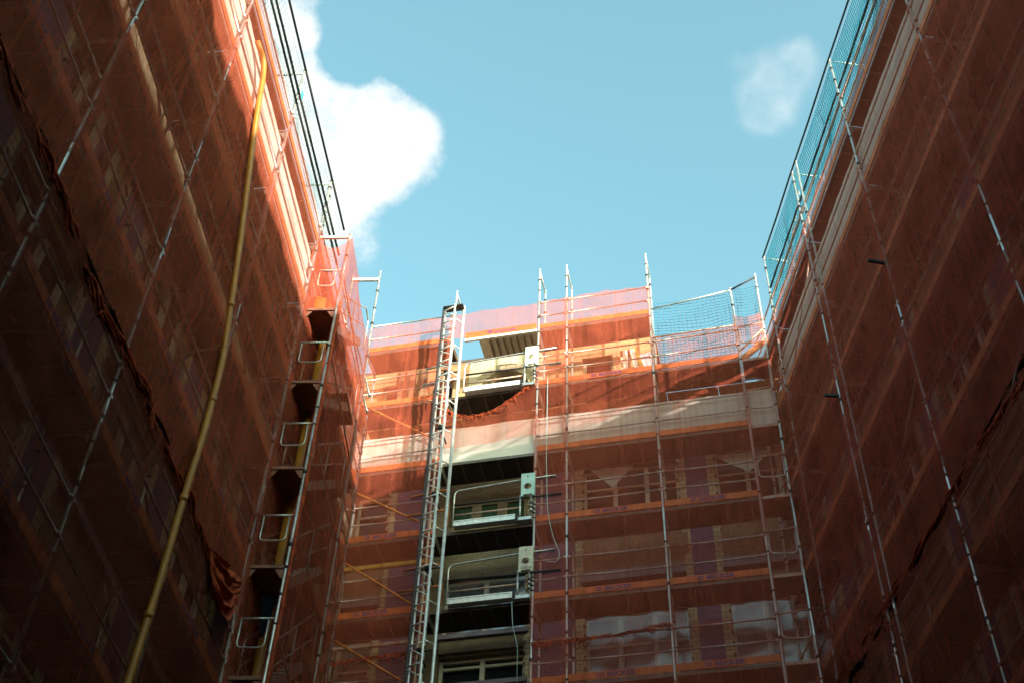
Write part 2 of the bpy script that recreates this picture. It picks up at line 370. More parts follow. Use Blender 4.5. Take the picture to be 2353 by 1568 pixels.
# back building: measured piers, window bays and storeys
bb = thing('brick_building', 'brick facade behind the far scaffold facing the camera, with violet piers and an arched window', 'building', FB, (1, 1.1, 0))
OF = 1.1
bay_b = [(-3.85, -2.95), (-1.55, .28), (1.52, 3.68), (4.5, 6.6)]
rows_b = [(8.6, 10.6), (12.3, 14.4), (15.9, 18.25), (20.5, 22.3)]
w = MB(FB); th = .34; e = -5.2
ZTB = 26.45
for a, c in bay_b:
    w.box(e, a, OF, OF+th, 0, 24.0); e = c
w.box(e, 8.5, OF, OF+th, 0, 24.0)
for a, c in bay_b:
    zz = 0
    rws = rows_b if (a, c) != bay_b[1] else [(8.6, 10.6), (12.3, 14.4), (16.85, 17.55), (18.05, 19.55), (21.05, 21.6)]
    for za, zb in rws:
        w.box(a, c, OF+.04, OF+th, zz, za); zz = zb
    w.box(a, c, OF+.04, OF+th, zz, 24.0)
w.build('wall', 'brick_tan', bb)
# upper storey: orange brick in the sun, stops where the right bay is open to the sky
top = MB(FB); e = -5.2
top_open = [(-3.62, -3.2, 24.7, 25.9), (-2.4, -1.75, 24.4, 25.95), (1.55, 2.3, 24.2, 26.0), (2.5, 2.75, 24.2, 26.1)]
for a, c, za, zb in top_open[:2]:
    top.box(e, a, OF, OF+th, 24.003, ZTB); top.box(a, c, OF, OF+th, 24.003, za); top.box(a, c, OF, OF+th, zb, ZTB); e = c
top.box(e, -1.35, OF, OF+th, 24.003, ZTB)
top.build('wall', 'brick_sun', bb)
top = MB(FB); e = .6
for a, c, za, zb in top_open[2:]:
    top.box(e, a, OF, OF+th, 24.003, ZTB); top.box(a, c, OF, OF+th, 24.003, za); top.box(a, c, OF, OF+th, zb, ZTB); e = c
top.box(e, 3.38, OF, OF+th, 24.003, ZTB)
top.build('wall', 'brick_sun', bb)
for k, (a, c, za, zb) in enumerate(top_open): window(bb, FB, OF, a, c, za, zb, 2)
# arched window over the hoist landing
def arch_wall():
    m = MB(FB); a0, a1, zc, rx, rz = -1.35, .6, 24.85, .72, 1.12; cx = -.42; n = 24
    def add(poly_o, poly_i, o0, o1):
        k = len(m.v)
        for p, q in zip(poly_o, poly_i): m.v += [(p[0], o0, p[1]), (q[0], o0, q[1]), (p[0], o1, p[1]), (q[0], o1, q[1])]
        for i in range(len(poly_o)-1):
            b = k+4*i; m.fc += [(b, b+4, b+5, b+1), (b+1, b+5, b+7, b+3), (b+2, b+3, b+7, b+6), (b, b+2, b+6, b+4)]
    inner = [(cx-rx, 24.003)]+[(cx-rx*math.cos(math.pi*i/n), zc+rz*math.sin(math.pi*i/n)) for i in range(n+1)]+[(cx+rx, 24.003)]
    ring = [(cx-rx-.22, 24.003)]+[(cx-(rx+.22)*math.cos(math.pi*i/n), zc+(rz+.22)*math.sin(math.pi*i/n)) for i in range(n+1)]+[(cx+rx+.22, 24.003)]
    outer = [(a0, 24.003)]
    for i in range(n+1):
        t = math.pi*i/n; dx, dz = -math.cos(t), math.sin(t)
        k = min(((a1-cx) if dx > 0 else (cx-a0))/max(abs(dx), 1e-6), (26.45-zc)/max(dz, 1e-6)); outer.append((cx+dx*k, zc+dz*k))
    outer.append((a1, 24.003))
    # corners
    add(outer, ring, OF, OF+th); m.build('wall', 'stone', bb)
    m.__init__(FB); add(ring, inner, OF-.04, OF+th-.01); m.build('window_arch', 'quoin', bb)
    fr = MB(FB)
    for x in (-.78, -.05): fr.box(x-.05, x+.05, OF+.14, OF+.24, 24.0, 25.5)
    fr.box(cx-rx, cx+rx, OF+.15, OF+.23, 24.62, 24.72)
    fo = fr.build('window', 'white', bb)
    MB(FB).box(cx-rx-.1, cx+rx+.1, OF+.26, OF+.3, 24.0, 25.85).build('pane', 'glass', fo)
arch_wall()
MB(FB).box(-5.2, 8.5, OF+1.4, OF+9, 0, 23.6).build('inner_wall', 'roof', bb)
MB(FB).box(-5.2, 3.38, OF+.36, OF+7, 23.7, 23.95).build('attic_floor', 'wood', bb)
MB(FB).box(-5.2, 3.40, OF+.05, OF+5, ZTB+.003, ZTB+.16).build('roof', 'roof', bb)
MB(FB).box(3.40, 8.6, OF+.05, OF+9, 24.003, 24.12).build('roof', 'roof', bb)
for a, c, z0, z1 in ((-3.0, -1.9, 8, 22.3), (.28+.02, 1.5, 8, 22.3), (3.70, 4.48, 8, 22.3), (6.62, 7.6, 8, 22.3)): pier(bb, FB, OF, a, c, z0, z1)
for a, c in (bay_b[0], bay_b[2], bay_b[3]):
    for za, zb in rows_b: window(bb, FB, OF, a, c, za, zb, 1 if za == 15.9 else 0)
    MB(FB).box(a+.003, c-.003, OF-.03, OF+.036, 19.25, 20.36).build('spandrel', 'plaster', bb)
    MB(FB).box(a-.04, c+.003, OF-.14, OF+.034, 18.98, 19.24).build('sill_band', 'sill', bb)
    for x in np.arange(a+.35, c-.2, .75):
        MB(FB).box(x, x+.42, OF-.036, OF-.0305, 19.55, 20.1).build('blocked_opening', 'wood', bb)
a, c = bay_b[1]
for za, zb in ((16.85, 17.55), (18.05, 19.55)): window(bb, FB, OF, a, c, za, zb, 1 if za > 18 else 0)
MB(FB).box(a+.003, c-.003, OF-.02, OF+.036, 17.62, 18.0).build('lintel', 'plaster', bb)
m = MB(FB)
for x in (-1.45, -.84, -.2): m.box(x, x+.4, OF+.06, OF+.1, 21.07, 21.58)
m.build('window_mesh', 'mesh_green', bb)
for x in (-1.02, -.42, .2): MB(FB).box(x-.03, x+.2, OF+.036, OF+.3, 21.05, 21.6).build('mullion', 'plaster', bb)
for x0, x1 in ((-2.97, -2.74), (-2.6, -2.42), (-3.16, -3.06)):
    MB(FB).box(x0, x1, OF-.10, OF-.005, 24.1, ZTB).build('downpipe_casing', 'wood', bb)

# side buildings
def side_building(f, label, s0, s1, ztop, z_rows, phase, film):
    r = thing('brick_building', label, 'building', f, ((s0+s1)/2, 1.1, 0))
    pitch = 3.3; bays = []; x = s1-phase
    while x > s0+3:
        bays.append((x-2.05, x)); x -= pitch
    facade(r, f, OF, s0, s1, ztop, bays, z_rows)
    for i, (a, c) in enumerate(bays):
        if a < -14: continue
        for j, (za, zb) in enumerate(z_rows):
            if zb > 7: window(r, f, OF, a, c, za, zb, 1 if (i+j) % film == 0 else 0)
        for za, zb in z_rows[1:]:
            MB(f).box(a+.003, c-.003, OF-.03, OF+.036, za-1.28, za-.35).build('spandrel', 'plaster', r)
        if a-pitch+2.05 > s0+1: pier(r, f, OF, c-pitch+.12, a-.12, 6, ztop-2.0, .17)
    MB(f).box(s0, s1, OF-.22, OF-.03, ztop-.45, ztop-.2).build('cornice', 'stone', r)
    MB(f).box(s0, s1, OF-.05, OF-.031, 18.6, 19.75).build('string_course', 'quoin', r)
    return r
side_building(FL, 'tall brick building on the left, veiled by orange netting and crossed by a hose', -27, 9.2, 21.7, [(1.5, 3.5), (5.2, 7.4), (8.8, 11.0), (12.4, 14.7), (16.1, 18.3)], 1.0, 3)
rb_ = side_building(FR, 'tall brick building on the right, dark behind orange netting below a teal edge net', -46, 3.5, 24.2, [(1.5, 3.5), (5.2, 7.4), (9.2, 11.4), (13.0, 15.3), (17.2, 19.4)], .9, 4)

FF = Frame((0, -13), 90, -1)  # unseen fourth side, added to keep skylight out of the court
fb_ = thing('brick_building', 'plain brick building closing the courtyard behind the camera', 'building', FF, (0, 0, 0))
facade(fb_, FF, 0, -14, 18, 25.0, [(-9, -7), (-4, -2), (1, 3), (6, 8)], [(1, 3), (5, 7), (9, 11), (13, 15), (17, 19)], depth=8)
for a in (-9, -4, 1, 6):
    for z in (1, 5, 9, 13, 17): window(fb_, FF, 0, a, a+2, z, z+2, 0)
# unseen roof blocks added on the right building to set the sun's shadow edge
MB(FR).hexa([(-46, 1.12, 24.39), (-15, 1.12, 24.39), (-15, 6, 24.39), (-46, 6, 24.39), (-46, 1.3, 26.5), (-15, 1.2, 25.1), (-15, 5.6, 25.1), (-46, 5.6, 26.5)]).build('shadow_roof', 'roof', rb_)
MB(FR).hexa([(-14.99, 1.12, 24.39), (-9.7, 1.12, 24.39), (-9.7, 6, 24.39), (-14.99, 6, 24.39), (-14.99, 1.2, 26.0), (-10.0, 1.2, 26.2), (-10.0, 5.6, 26.2), (-14.99, 5.6, 26.0)]).build('shadow_roof_end', 'roof', rb_)
# ---------------------------------------------------------------- scaffolds
def standard(root, f, s, o, z0, z1, m='galv', step=.5, r=.026):
    b = MB(f); b.tube([(s, o, z0), (s, o, z1)], r, 8); b.mark = len(b.fc); b.m2 = 'dark'
    z = max(z0+.5, 7.0)
    while z < z1-.1:
        if random.random() < .62: b.ring(s, o, z+random.uniform(-.06, .06), r+.009, random.choice((.03, .045, .07)))
        z += step
    return b.build('standard', m, root, True)
def scaffold(f, label, S_, levels, tops, o_in=.73, toe='toe', text=None, skip=(), deck_top=None, rails=True, mstd='galv', rail_m='galv', z0=0, open_bays=()):
    r = thing('scaffold', label, 'scaffold', f, ((S_[0]+S_[-1])/2, .36, 0))
    for i, s in enumerate(S_):
        standard(r, f, s, 0, z0, tops[i], mstd); standard(r, f, s, o_in, z0, tops[i] if tops[i] > levels[-1]+1.6 else levels[-1]+.4, mstd)
        if tops[i] > levels[-1]+1.8: MB(f).tube([(s, 0, tops[i]-.12), (s, o_in, tops[i]-.12)], .024).build('transom', mstd, r, True)
        for z in levels:
            t = MB(f); t.box(s-.025, s+.025, .03, o_in-.03, z-.11, z-.055)
            for oo, sg in ((.03, 1), (o_in-.03, -1)):       # gusset plates
                t.hexa([(s-.008, oo, z-.11), (s+.008, oo, z-.11), (s+.008, oo+sg*.12, z-.11), (s-.008, oo+sg*.12, z-.11), (s-.008, oo, z-.27), (s+.008, oo, z-.27), (s+.008, oo+sg*.012, z-.27), (s-.008, oo+sg*.012, z-.27)])
            t.build('transom', mstd, r)
    for i in range(len(S_)-1):
        a, c = S_[i]+.03, S_[i+1]-.03
        for z in levels:
            if (i, z) in skip: continue
            d = MB(f); d.box(a, c, .05, o_in-.05, z-.05, z); dk = d.build('deck', 'deck', r)
            e = MB(f); e.box(a, c, .03, .05, z-.075, z+.004); e.box(a, c, o_in-.05, o_in-.03, z-.075, z+.004)
            for k in range(1, 5): x = a+(c-a)*k/5; e.box(x-.02, x+.02, .052, o_in-.052, z-.074, z-.051)
            e.build('deck_frame', 'deck_edge', dk)
            if z > 5.5:
                if i in open_bays: continue
                tb = MB(f); tb.box(a, c, -.005, .025, z+.01, z+.165); tbo = tb.build('toe_board', toe, r)
                if text and (text == 'all' or (i, z) in text):
                    x = a+(c-a)*.28
                    lg = MB(f)
                    lg.box(x, x+.13, -.009, -.0055, z+.045, z+.065); lg.box(x, x+.13, -.009, -.0055, z+.115, z+.135); lg.box(x, x+.022, -.009, -.0055, z+.066, z+.114); lg.box(x+.108, x+.13, -.009, -.0055, z+.066, z+.114); lg.box(x+.04, x+.09, -.009, -.0055, z+.08, z+.1)
                    lg.build('emblem', 'letters', tbo)
                    write(f, 'BECKER', x+.18, -.0075, z+.043, .135, .006, tbo, xs=1.15)
                if rails:
                    for dz in (.47, .97):
                        sg = .012*math.sin(i*3.1+z)
                        MB(f).tube([(a-.02, 0, z+dz+sg), (a+.05, 0, z+dz+sg), (a+.055, 0, z+dz+sg), ((a+c)/2, 0, z+dz-.008), (c-.055, 0, z+dz-sg), (c-.05, 0, z+dz-sg), (c+.02, 0, z+dz-sg)], [.036, .036, .02, .02, .02, .036, .036], 6).build('guard_rail', rail_m, r, True)
    return r
LV_B = [10.0, 12.0, 14.0, 15.93, 17.93, 19.95, 21.98, 24.1, 26.08]
SB = [-3.73, -1.52, .66, 1.36, 3.40, 5.40, 6.03]
skipB = {(1, 26.08)} | {(i, z) for i in (4, 5) for z in (26.08,)} | {(5, z) for z in LV_B}
txt = {(0, 15.93), (0, 17.93), (0, 19.95), (3, 15.93), (3, 17.93), (3, 19.95), (4, 15.93), (4, 17.93), (4, 19.95), (3, 24.1)}
sb = scaffold(FB, 'far scaffold facing the camera with violet-lettered orange toe boards and tall top posts', SB, LV_B, [27.0, 28.0, 28.4, 28.4, 28.4, 26.6, 27.0], toe='toe', text=txt, skip=skipB, mstd='bright', open_bays=(1,))
# narrow corner bay: U-shaped end guards, braces, the top boards over the hoist bay
for z in LV_B[3:8]:
    MB(FB).tube(bend([(5.45, 0, z+1.0), (5.45, 0, z+.5), (5.98, 0, z+.45), (5.98, 0, z+1.0)], .12), .018, 6).build('end_guard', 'galv', sb, True)
    MB(FB).tube([(5.4, 0, z+1.05), (6.03, 0, z+1.1)], .02, 6).build('guard_rail', 'rust', sb, True)
    MB(FB).box(5.44, 6.0, .05, .68, z-.05, z).build('deck', 'deck', sb)
    MB(FB).box(5.44, 6.0, .03, .048, z-.07, z+.004).build('deck_frame', 'rust', sb)
MB(FB).tube([(5.4, -.02, 24.3), (6.0, -.02, 24.95)], .024).build('brace', 'rust', sb, True)
MB(FB).bar((5.42, .1, 24.15), (6.05, .1, 24.72), .16, .03).build('toe_board', 'toe_wood', sb)
for z0, z1 in ((24.27, 22.86), (21.57, 20.3), (19.62, 18.12), (17.64, 16.28), (15.5, 14.1)):
    MB(FB).tube([(-3.73, -.03, z0), (-1.75, -.03, z1-.1)], .024).build('brace', 'orange_tube', sb, True)
MB(FB).box(-3.7, -1.6, .2, .28, 19.36, 19.46).build('ledger', 'yellow_wood', sb)
MB(FB).box(-3.7, -1.6, .2, .26, 17.35, 17.42).build('ledger', 'rust', sb)
tbm = MB(FB).box(-1.2, .6, -.012, .024, 26.1, 26.3).build('toe_board', 'toe', sb)
write(FB, 'BECKER', -.45, -.0145, 26.14, .135, .006, tbm, xs=1.15)
MB(FB).box(-.63, -.5, -.016, -.0125, 26.15, 26.27).build('emblem', 'letters', tbm)
MB(FB).box(-1.2, .62, -.03, .03, 25.99, 26.06).build('ledger', 'white', sb)
MB(FB).box(-.85, .62, .05, .66, 26.01, 26.06).build('deck', 'frame', sb)  # pale colour stands in for sunlight bounced onto this underside
for k in range(7):
    x = -.6+k*.17; MB(FB).box(x, x+.035, .06, .65, 25.95, 26.005).build('deck_rib', 'wood', sb)
# OSB boards closing the gap between deck and wall
for i, (a, c) in enumerate(((-3.7, -2.5), (-2.49, -1.35), (-1.34, -.1), (-.09, 1.1), (1.11, 2.35), (2.36, 3.6), (3.61, 4.8), (4.81, 6.2))):
    MB(FB).box(a, c, .735, 1.085, 24.02+.006*(i % 3), 24.045+.006*(i % 3)).build('gap_board', 'osb', sb)
for z in (15.93, 17.93, 19.95, 21.98):
    pass

LV_L = [5.6, 7.7, 9.75, 11.8, 13.95, 16.05, 18.05, 20.0, 21.75]
SL = [-12.85, -10.25, -7.68, -5.2, -2.57, 0.0, 2.57, 5.1]
txtL = {(i, z) for i in (1, 2, 3, 4) for z in (13.95, 11.8, 9.75)}
sl = scaffold(FL, 'scaffold along the left wall behind orange nets, with a black-railed top edge', SL, LV_L, [23.8]*6+[22.1, 22.1], text=txtL, mstd='galv', o_in=.60)
for i in range(0, 5):
    for z in (22.32, 22.85, 23.72):
        pass
for i in (2, 4):
    for z in LV_L[2:8:1]:
        MB(FL).tube([(SL[i+1]-.02, .76, z+.1), (SL[i]+.02, .76, z+1.95)], .022, 6).build('brace', 'rust', sl, True)
for k, (a, c) in enumerate(zip([-12.85, -10.25, -7.68, -5.2, -2.57, 0], [-10.25, -7.68, -5.2, -2.57, 0, 1.25])):
    for z in (22.62, 22.93, 23.78):
        MB(FL).tube([(a, -.03, z+.01*(k % 2)), (c, -.03, z-.01*(k % 2))], .024, 6).build('top_rail', 'black', sl, True)

LV_R = [5.0, 7.0, 9.1, 11.25, 13.42, 15.62, 17.9, 20.1, 22.36, 24.35]
SR = [-14.2, -11.4, -8.5, -5.35, -2.42, 0.08, 1.7]
sr = scaffold(FR, 'scaffold along the right wall behind dense orange nets, topped by a teal edge net', SR, LV_R, [26.95]*6+[24.5], toe='toe_wood', mstd='bright', rail_m='rust')
standard(sr, FR, -2.72, 0, 0, 26.9, 'bright')
for k in range(5):
    a, c = SR[k], SR[k+1]
    for z in (25.35, 25.75):
        MB(FR).tube([(a, .03, z), (c, .03, z)], .024, 6).build('top_rail', 'black', sr, True)
    MB(FR).tube([(a, -.03, 26.85), ((a+c)/2, -.03, 26.82), (c, -.03, 26.85)], .022, 6).build('top_rail', 'dark', sr, True)
for i, z in ((3, 15.62), (4, 24.35), (4, 22.36), (2, 13.42)):
    MB(FR).tube([(SR[i]+.05, .1, z+1.9), (SR[i+1]-.05, .1, z+.1)], .02, 6).build('brace', 'rust', sr, True)
MB(FR).bar((-5.35, -.04, 19.98), (-5.35, -.34, 20.0), .05, .05).build('tube_end', 'dark', sr)
MB(FR).bar((-2.45, -.04, 19.6), (-2.4, -.3, 19.62), .05, .05).build('tube_end', 'dark', sr)

# ---------------------------------------------------------------- stair tower in the left corner
st = thing('stair_tower', 'narrow scaffold stair tower in the left corner with looped end guards and stair flights', 'stair tower', FT, (1.5, .3, 0))
TW = .60
for s, o, z1 in ((0, 0, 22.25), (3.0, 0, 24.75), (0, TW, 23.8), (3.0, TW, 24.6)): standard(st, FT, s, o, 0, z1, 'galv', .5, .027)
for z in (22.12,): MB(FT).box(-.025, .025, .02, TW, z-.03, z+.03).build('transom', 'white', st)
MB(FT).box(2.975, 3.025, .02, TW, 24.42, 24.5).build('transom', 'white', st)
for z in (6, 8, 10, 12.1, 14.05, 16.05, 18.05, 19.95):
    MB(FT).box(-.03, .03, .03, TW-.03, z-.03, z+.03).build('transom', 'brown_tube', st)
    for oo, sg in ((.03, 1), (TW-.03, -1)):
        g = MB(FT); g.hexa([(-.01, oo, z-.04), (.01, oo, z-.04), (.01, oo+sg*.13, z-.04), (-.01, oo+sg*.13, z-.04), (-.01, oo, z-.2), (.01, oo, z-.2), (.01, oo+sg*.03, z-.2), (-.01, oo+sg*.03, z-.2)])
        g.build('gusset', 'brown_tube', st)
    MB(FT).box(.04, .95, .05, TW-.04, z-.02, z+.03).build('deck', 'tower_deck', st)
    MB(FT).box(2.1, 2.97, .05, TW-.04, z-.02, z+.03).build('deck', 'tower_deck', st)
    if z < 19:
        MB(FT).tube([(0, .02, z+1.02), (0, TW-.02, z+1.02)], .018, 6).build('guard_rail', 'galv', st, True)
        MB(FT).tube(bend([(0, .1, z+1.0), (0, .1, z+.52), (0, TW-.1, z+.52), (0, TW-.1, z+1.0)], .09), .013, 6).build('end_guard', 'galv', st, True)
    else:
        MB(FT).tube([(0, .02, z+1.15), (0, TW-.02, z+1.15)], .016, 6).build('guard_rail', 'rust', st, True)
        MB(FT).tube(bend([(0, .15, z+1.1), (0, .15, z+.7), (0, TW-.15, z+.7), (0, TW-.15, z+1.1)], .09), .012, 6).build('end_guard', 'rust', st, True)
    fl = MB(FT)
    for oo in (.1, TW-.1): fl.bar((.45, oo, z+.02), (2.6, oo, z+2.0), .16, .03)
    flo = fl.build('stair_flight', 'galv', st)
    tr = MB(FT)
    for k in range(9): t = (k+.5)/9; tr.box(.45+2.15*t-.09, .45+2.15*t+.09, .12, TW-.12, z+1.98*t, z+1.98*t+.025)
    tr.build('tread', 'alu', flo)
    hr = MB(FT)
    for oo in (.06, TW-.06):
        hr.tube(bend([(.5, oo, z+.2), (.5, oo, z+1.0), (2.5, oo, z+2.95), (2.85, oo, z+2.95), (2.85, oo, z+2.05)], .08), .017, 6)
        hr.tube([(.52, oo, z+.55), (2.6, oo, z+2.5)], .014, 6); hr.tube([(1.5, oo, z+1.0), (1.5, oo, z+1.95)], .014, 6)
    hr.build('handrail', 'galv', flo, True)
for z in (7, 9, 11, 13, 15, 17, 19, 21):
    MB(FT).tube([(0, 0, z), (3.0, 0, z)], .018, 6).build('ledger', 'rust', st, True)

# ---------------------------------------------------------------- nets
def net_panel(f, s0, s1, zb, zt, label, m='net', off=-.035, amp=.05, nu=26, dz=.13, seed=0, group='orange debris nets', name='debris_net', cat='net', wrap=True, pull=()):
    zb_f = zb if callable(zb) else (lambda u: zb); zt_f = zt if callable(zt) else (lambda u: zt)
    rg = random.Random(seed*13+5); zlo = min(zb_f(i/8) for i in range(9)); zhi = max(zt_f(i/8) for i in range(9)); nv = max(4, int((zhi-zlo)/dz))
    b = MB(f); sd_ = seed*7.3; PP = [(rg.uniform(s0+.4, s1-.3), rg.uniform(zlo+.5, zhi-.6), rg.uniform(.05, .13), rg.uniform(0, 6)) for _ in range(int((s1-s0)*(zhi-zlo)/5))] if s1-s0 > 1 and f is not FT else []
    for j in range(nv+1):
        for i in range(nu+1):
            u, v = i/nu, j/nv; s = s0-.045+(s1-s0+.09)*u; z0_, z1_ = zb_f(u), zt_f(u); z = z0_+(z1_-z0_)*v
            mid = math.sin(math.pi*u)
            o = off+amp*mid*(fb(s*1.1+sd_, z*.45, sd_, 5)*1.0+.7*math.sin((s*2.1+z*1.3)*2+3*fb(s*.7, z*.6, sd_)))
            # creases fanning from the ties at each lift
            ph = (z-zlo) % 2.0; near = min(u, 1-u)*(s1-s0); fan = math.exp(-near*1.3)*math.sin(9*math.atan2(ph-1.0, near+.15)+sd_)
            o += .055*fan*mid
            for ps, pz, pa, pp in PP:
                ds, dz_ = s-ps, z-pz; q = ds*ds+dz_*dz_
                if q < 1.6:
                    q = math.sqrt(q); o -= pa*math.exp(-q/.28)*.9-.03*math.exp(-q/.45)*math.sin(7*math.atan2(dz_, ds)+pp)*min(1, q*6)
            o = min(o, off+.0)-.0 if abs(o-off) < .2 else off-.05
            if wrap and (i == 0 or i == nu):
                o = -.045 if nz(z*.8, sd_, s0*3+i) > -.03 else .035
            b.v.append((s, o, z))
    for j in range(nv):
        for i in range(nu): k = j*(nu+1)+i; b.fc.append((k, k+1, k+nu+2, k+nu+1))
    o = b.build(name, m, None, True, loc=f.w((s0+s1)/2, 0, zlo))
    return tag(o, label, cat, group)
def scallop(z, a=.06, n=5): return lambda u: z-a*abs(math.sin(math.pi*u*n))
# left wall
JL = 13.0
names = ['first', 'second', 'third', 'fourth', 'fifth']
LB = [(-12.85, -10.25), (-10.25, -7.68), (-7.68, -5.2), (-5.2, -2.57), (-2.57, 0.0)]
posL = ['', 'left of the first leaning pole', 'between the first and second leaning poles', 'crossed by the upper yellow hose', 'between hose and stair tower']
for k, (a, c) in enumerate(LB):
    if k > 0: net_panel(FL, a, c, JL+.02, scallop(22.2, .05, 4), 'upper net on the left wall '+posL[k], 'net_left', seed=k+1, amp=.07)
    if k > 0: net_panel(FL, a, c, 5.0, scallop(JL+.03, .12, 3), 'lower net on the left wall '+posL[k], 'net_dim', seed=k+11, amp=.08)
net_panel(FL, 0, 2.57, 5, 22.1, 'orange net on the left wall seen through the stair tower', 'net_side', seed=21)
net_panel(FL, 2.57, 5.1, 5, 22.0, 'orange net on the left wall in the corner behind the stair tower', 'net_side', seed=22)
# right wall
JR = 14.62
RB = [(-14.2, -11.4), (-11.4, -8.5), (-8.5, -5.35), (-5.35, -2.42), (-2.42, .08)]
posR = ['beyond the photo edge', 'beyond the rightmost pole', 'between the two rightmost poles', 'left of the second pole from the right', 'between the paired poles and the corner']
for k, (a, c) in enumerate(RB):
    net_panel(FR, a, c, JR+.02, scallop(24.75, .04, 5), 'upper net on the right wall '+posR[k], 'net_right', seed=k+31, amp=.07)
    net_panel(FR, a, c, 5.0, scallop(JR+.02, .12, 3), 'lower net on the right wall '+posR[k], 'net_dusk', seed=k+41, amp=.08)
net_panel(FR, .08, .74, 5.0, scallop(24.7, .1, 1), 'slim orange net closing the right corner beside the far scaffold', 'net_side', nu=8, seed=48)
# back wall
JB = 16.88
SWAG = lambda u: 23.72+.5*u-.62*math.sin(math.pi*u**.8)
net_panel(FB, -3.73, -1.6, JB, scallop(26.98, .05, 3), 'upper orange net on the far scaffold between the stair tower and the ladder mast', seed=51)
net_panel(FB, -3.73, -1.6, 9, JB+.02, 'lower orange net on the far scaffold left of the ladder mast', seed=52)
net_panel(FB, -1.55, .63, scallop(26.12, .02, 2), scallop(27.05, .05, 3), 'narrow pink net strip above the topmost hoist landing', seed=53)
net_panel(FB, -1.55, .63, lambda u: 22.42-.05*math.sin(u*5), lambda u: SWAG(u), 'drooping orange net below the topmost hoist landing', seed=54)
net_panel(FB, .66, 1.36, JB, scallop(27.1, .04, 2), 'slim upper orange net on the far scaffold right of the hoist landings', nu=8, seed=55)
net_panel(FB, .66, 1.36, 9, JB+.02, 'slim lower orange net beside the lowest hoist landing', nu=8, seed=56)
net_panel(FB, 1.36, 3.40, JB, scallop(27.12, .05, 4), 'wide upper orange net in the middle of the far scaffold', seed=57)
net_panel(FB, 1.36, 3.40, 9, JB+.02, 'wide lower orange net in the middle of the far scaffold', seed=58)
net_panel(FB, 3.43, 5.40, JB, scallop(25.2, .04, 3), 'upper orange net on the far scaffold below the square teal netting', seed=59)
net_panel(FB, 3.43, 5.40, 9, JB+.02, 'lower orange net on the far scaffold, second bay from the right corner', seed=60)
net_panel(FB, 5.40, 6.03, 13, scallop(25.55, .1, 1), 'slim orange net in the right corner of the far scaffold', nu=8, seed=61)
# stair tower side and end
net_panel(FT, 0, 3.0, 5, lambda u: 22.2-.25*math.sin(math.pi*u), 'long orange net on the courtyard side of the stair tower', 'net_side', seed=71, amp=.06)
FE = Frame(FT.w(0, 0, 0).xy, 4.2+270, 1)   # end face of the tower, towards the camera
net_panel(FE, 0, TW, 20.0, lambda u: 22.05-.3*math.sin(math.pi*u), 'small pink net across the top front end of the stair tower', off=.03, nu=10, seed=72, amp=.04, wrap=False)

# edge nets of knotted cord
def cord_net(f, s0, s1, z0, z1, label, cell=.11, r=.006, m='cord', off=.045, sag=.05, seed=0):
    b = MB(f); nu, nv = max(2, round((s1-s0)/cell)), max(2, round((z1-z0)/cell))
    def P(i, j):
        u, v = i/nu, j/nv; s = s0+(s1-s0)*u; z = z0+(z1-z0)*v
        return Vector((s+.02*fb(s, z, seed), off+.10*math.sin(math.pi*u)*math.sin(math.pi*v)*(.6+fb(s*.8, z*.8, seed)), z-sag*math.sin(math.pi*u)*v+.015*fb(z*2, s*2, seed+4)))
    G = [[P(i, j) for i in range(nu+1)] for j in range(nv+1)]
    def strand(a, c):
        k = len(b.v); d = (c-a).normalized(); x = d.cross(Vector((0, 1, 0))).normalized()*r; y = Vector((0, 1, 0))*r
        for p in (a, c): b.v += [tuple(p+x), tuple(p-x*.5+y*.87), tuple(p-x*.5-y*.87)]
        b.fc += [(k, k+1, k+4, k+3), (k+1, k+2, k+5, k+4), (k+2, k, k+3, k+5)]
    for j in range(nv+1):
        for i in range(nu+1):
            if i < nu: strand(G[j][i], G[j][i+1])
            if j < nv: strand(G[j][i], G[j+1][i])
    o = b.build('edge_net', m, None, True, loc=f.w((s0+s1)/2, 0, z0)); return tag(o, label, 'net', 'knotted cord edge nets')
cord_net(FB, 3.48, 5.40, 24.25, 26.45, 'square-meshed teal net on the far scaffold, against the sky', .1, .0065, seed=1)
cord_net(FB, 5.40, 6.02, 24.9, 26.6, 'small teal net in the right corner between two posts', .1, .0065, seed=2)
MB(FB).tube([(3.45, -.02, 26.2), (4.4, -.02, 26.33), (5.4, -.02, 26.5)], .022, 6).build('top_rail', 'galv', sb, True)
MB(FB).tube([(5.4, -.02, 26.5), (6.03, -.02, 26.85)], .022, 6).build('top_rail', 'dark', sb, True)
MB(FB).tube([(3.45, -.02, 25.18), (5.4, -.02, 25.22)], .02, 6).build('guard_rail', 'rust', sb, True)
for k, (a, c) in enumerate(RB):
    cord_net(FR, a, c, 24.7, 26.83, ['teal edge net above the right wall, out beyond the photo edge', 'teal edge net above the right wall, at the top edge of the photo', 'teal edge net above the right wall beside the small cloud', 'teal edge net above the right wall ending at the pair of posts', 'teal edge net above the right wall nearest the corner'][k], .085, .0095, seed=10+k)
for k, (a, c) in enumerate(LB[1:]+[(0, 1.2)]):
    cord_net(FL, a, c, 22.2, 23.76, ['pale edge net above the left wall, at the photo edge', 'pale edge net above the left wall, out at the top of the photo', 'pale edge net above the left wall before the upper railing post', 'pale edge net above the left wall between the two railing posts', 'short pale edge net behind the stair tower'][k], .10, .004, 'cord_pale', seed=20+k)
cb = MB(FL)
for k in range(14):
    p = Vector((-2.5, -.03, 23.2)); pts = [p+Vector((.12*k/14+.04*nz(k, q, 1), .03*nz(k, q, 2), -.07*q)) for q in range(5)]; cb.tube(pts, .006, 4)
tag(cb.build('net_scrap', 'cord', None, True), 'tuft of teal net tangled on the left railing post before the big cloud', 'net scrap')

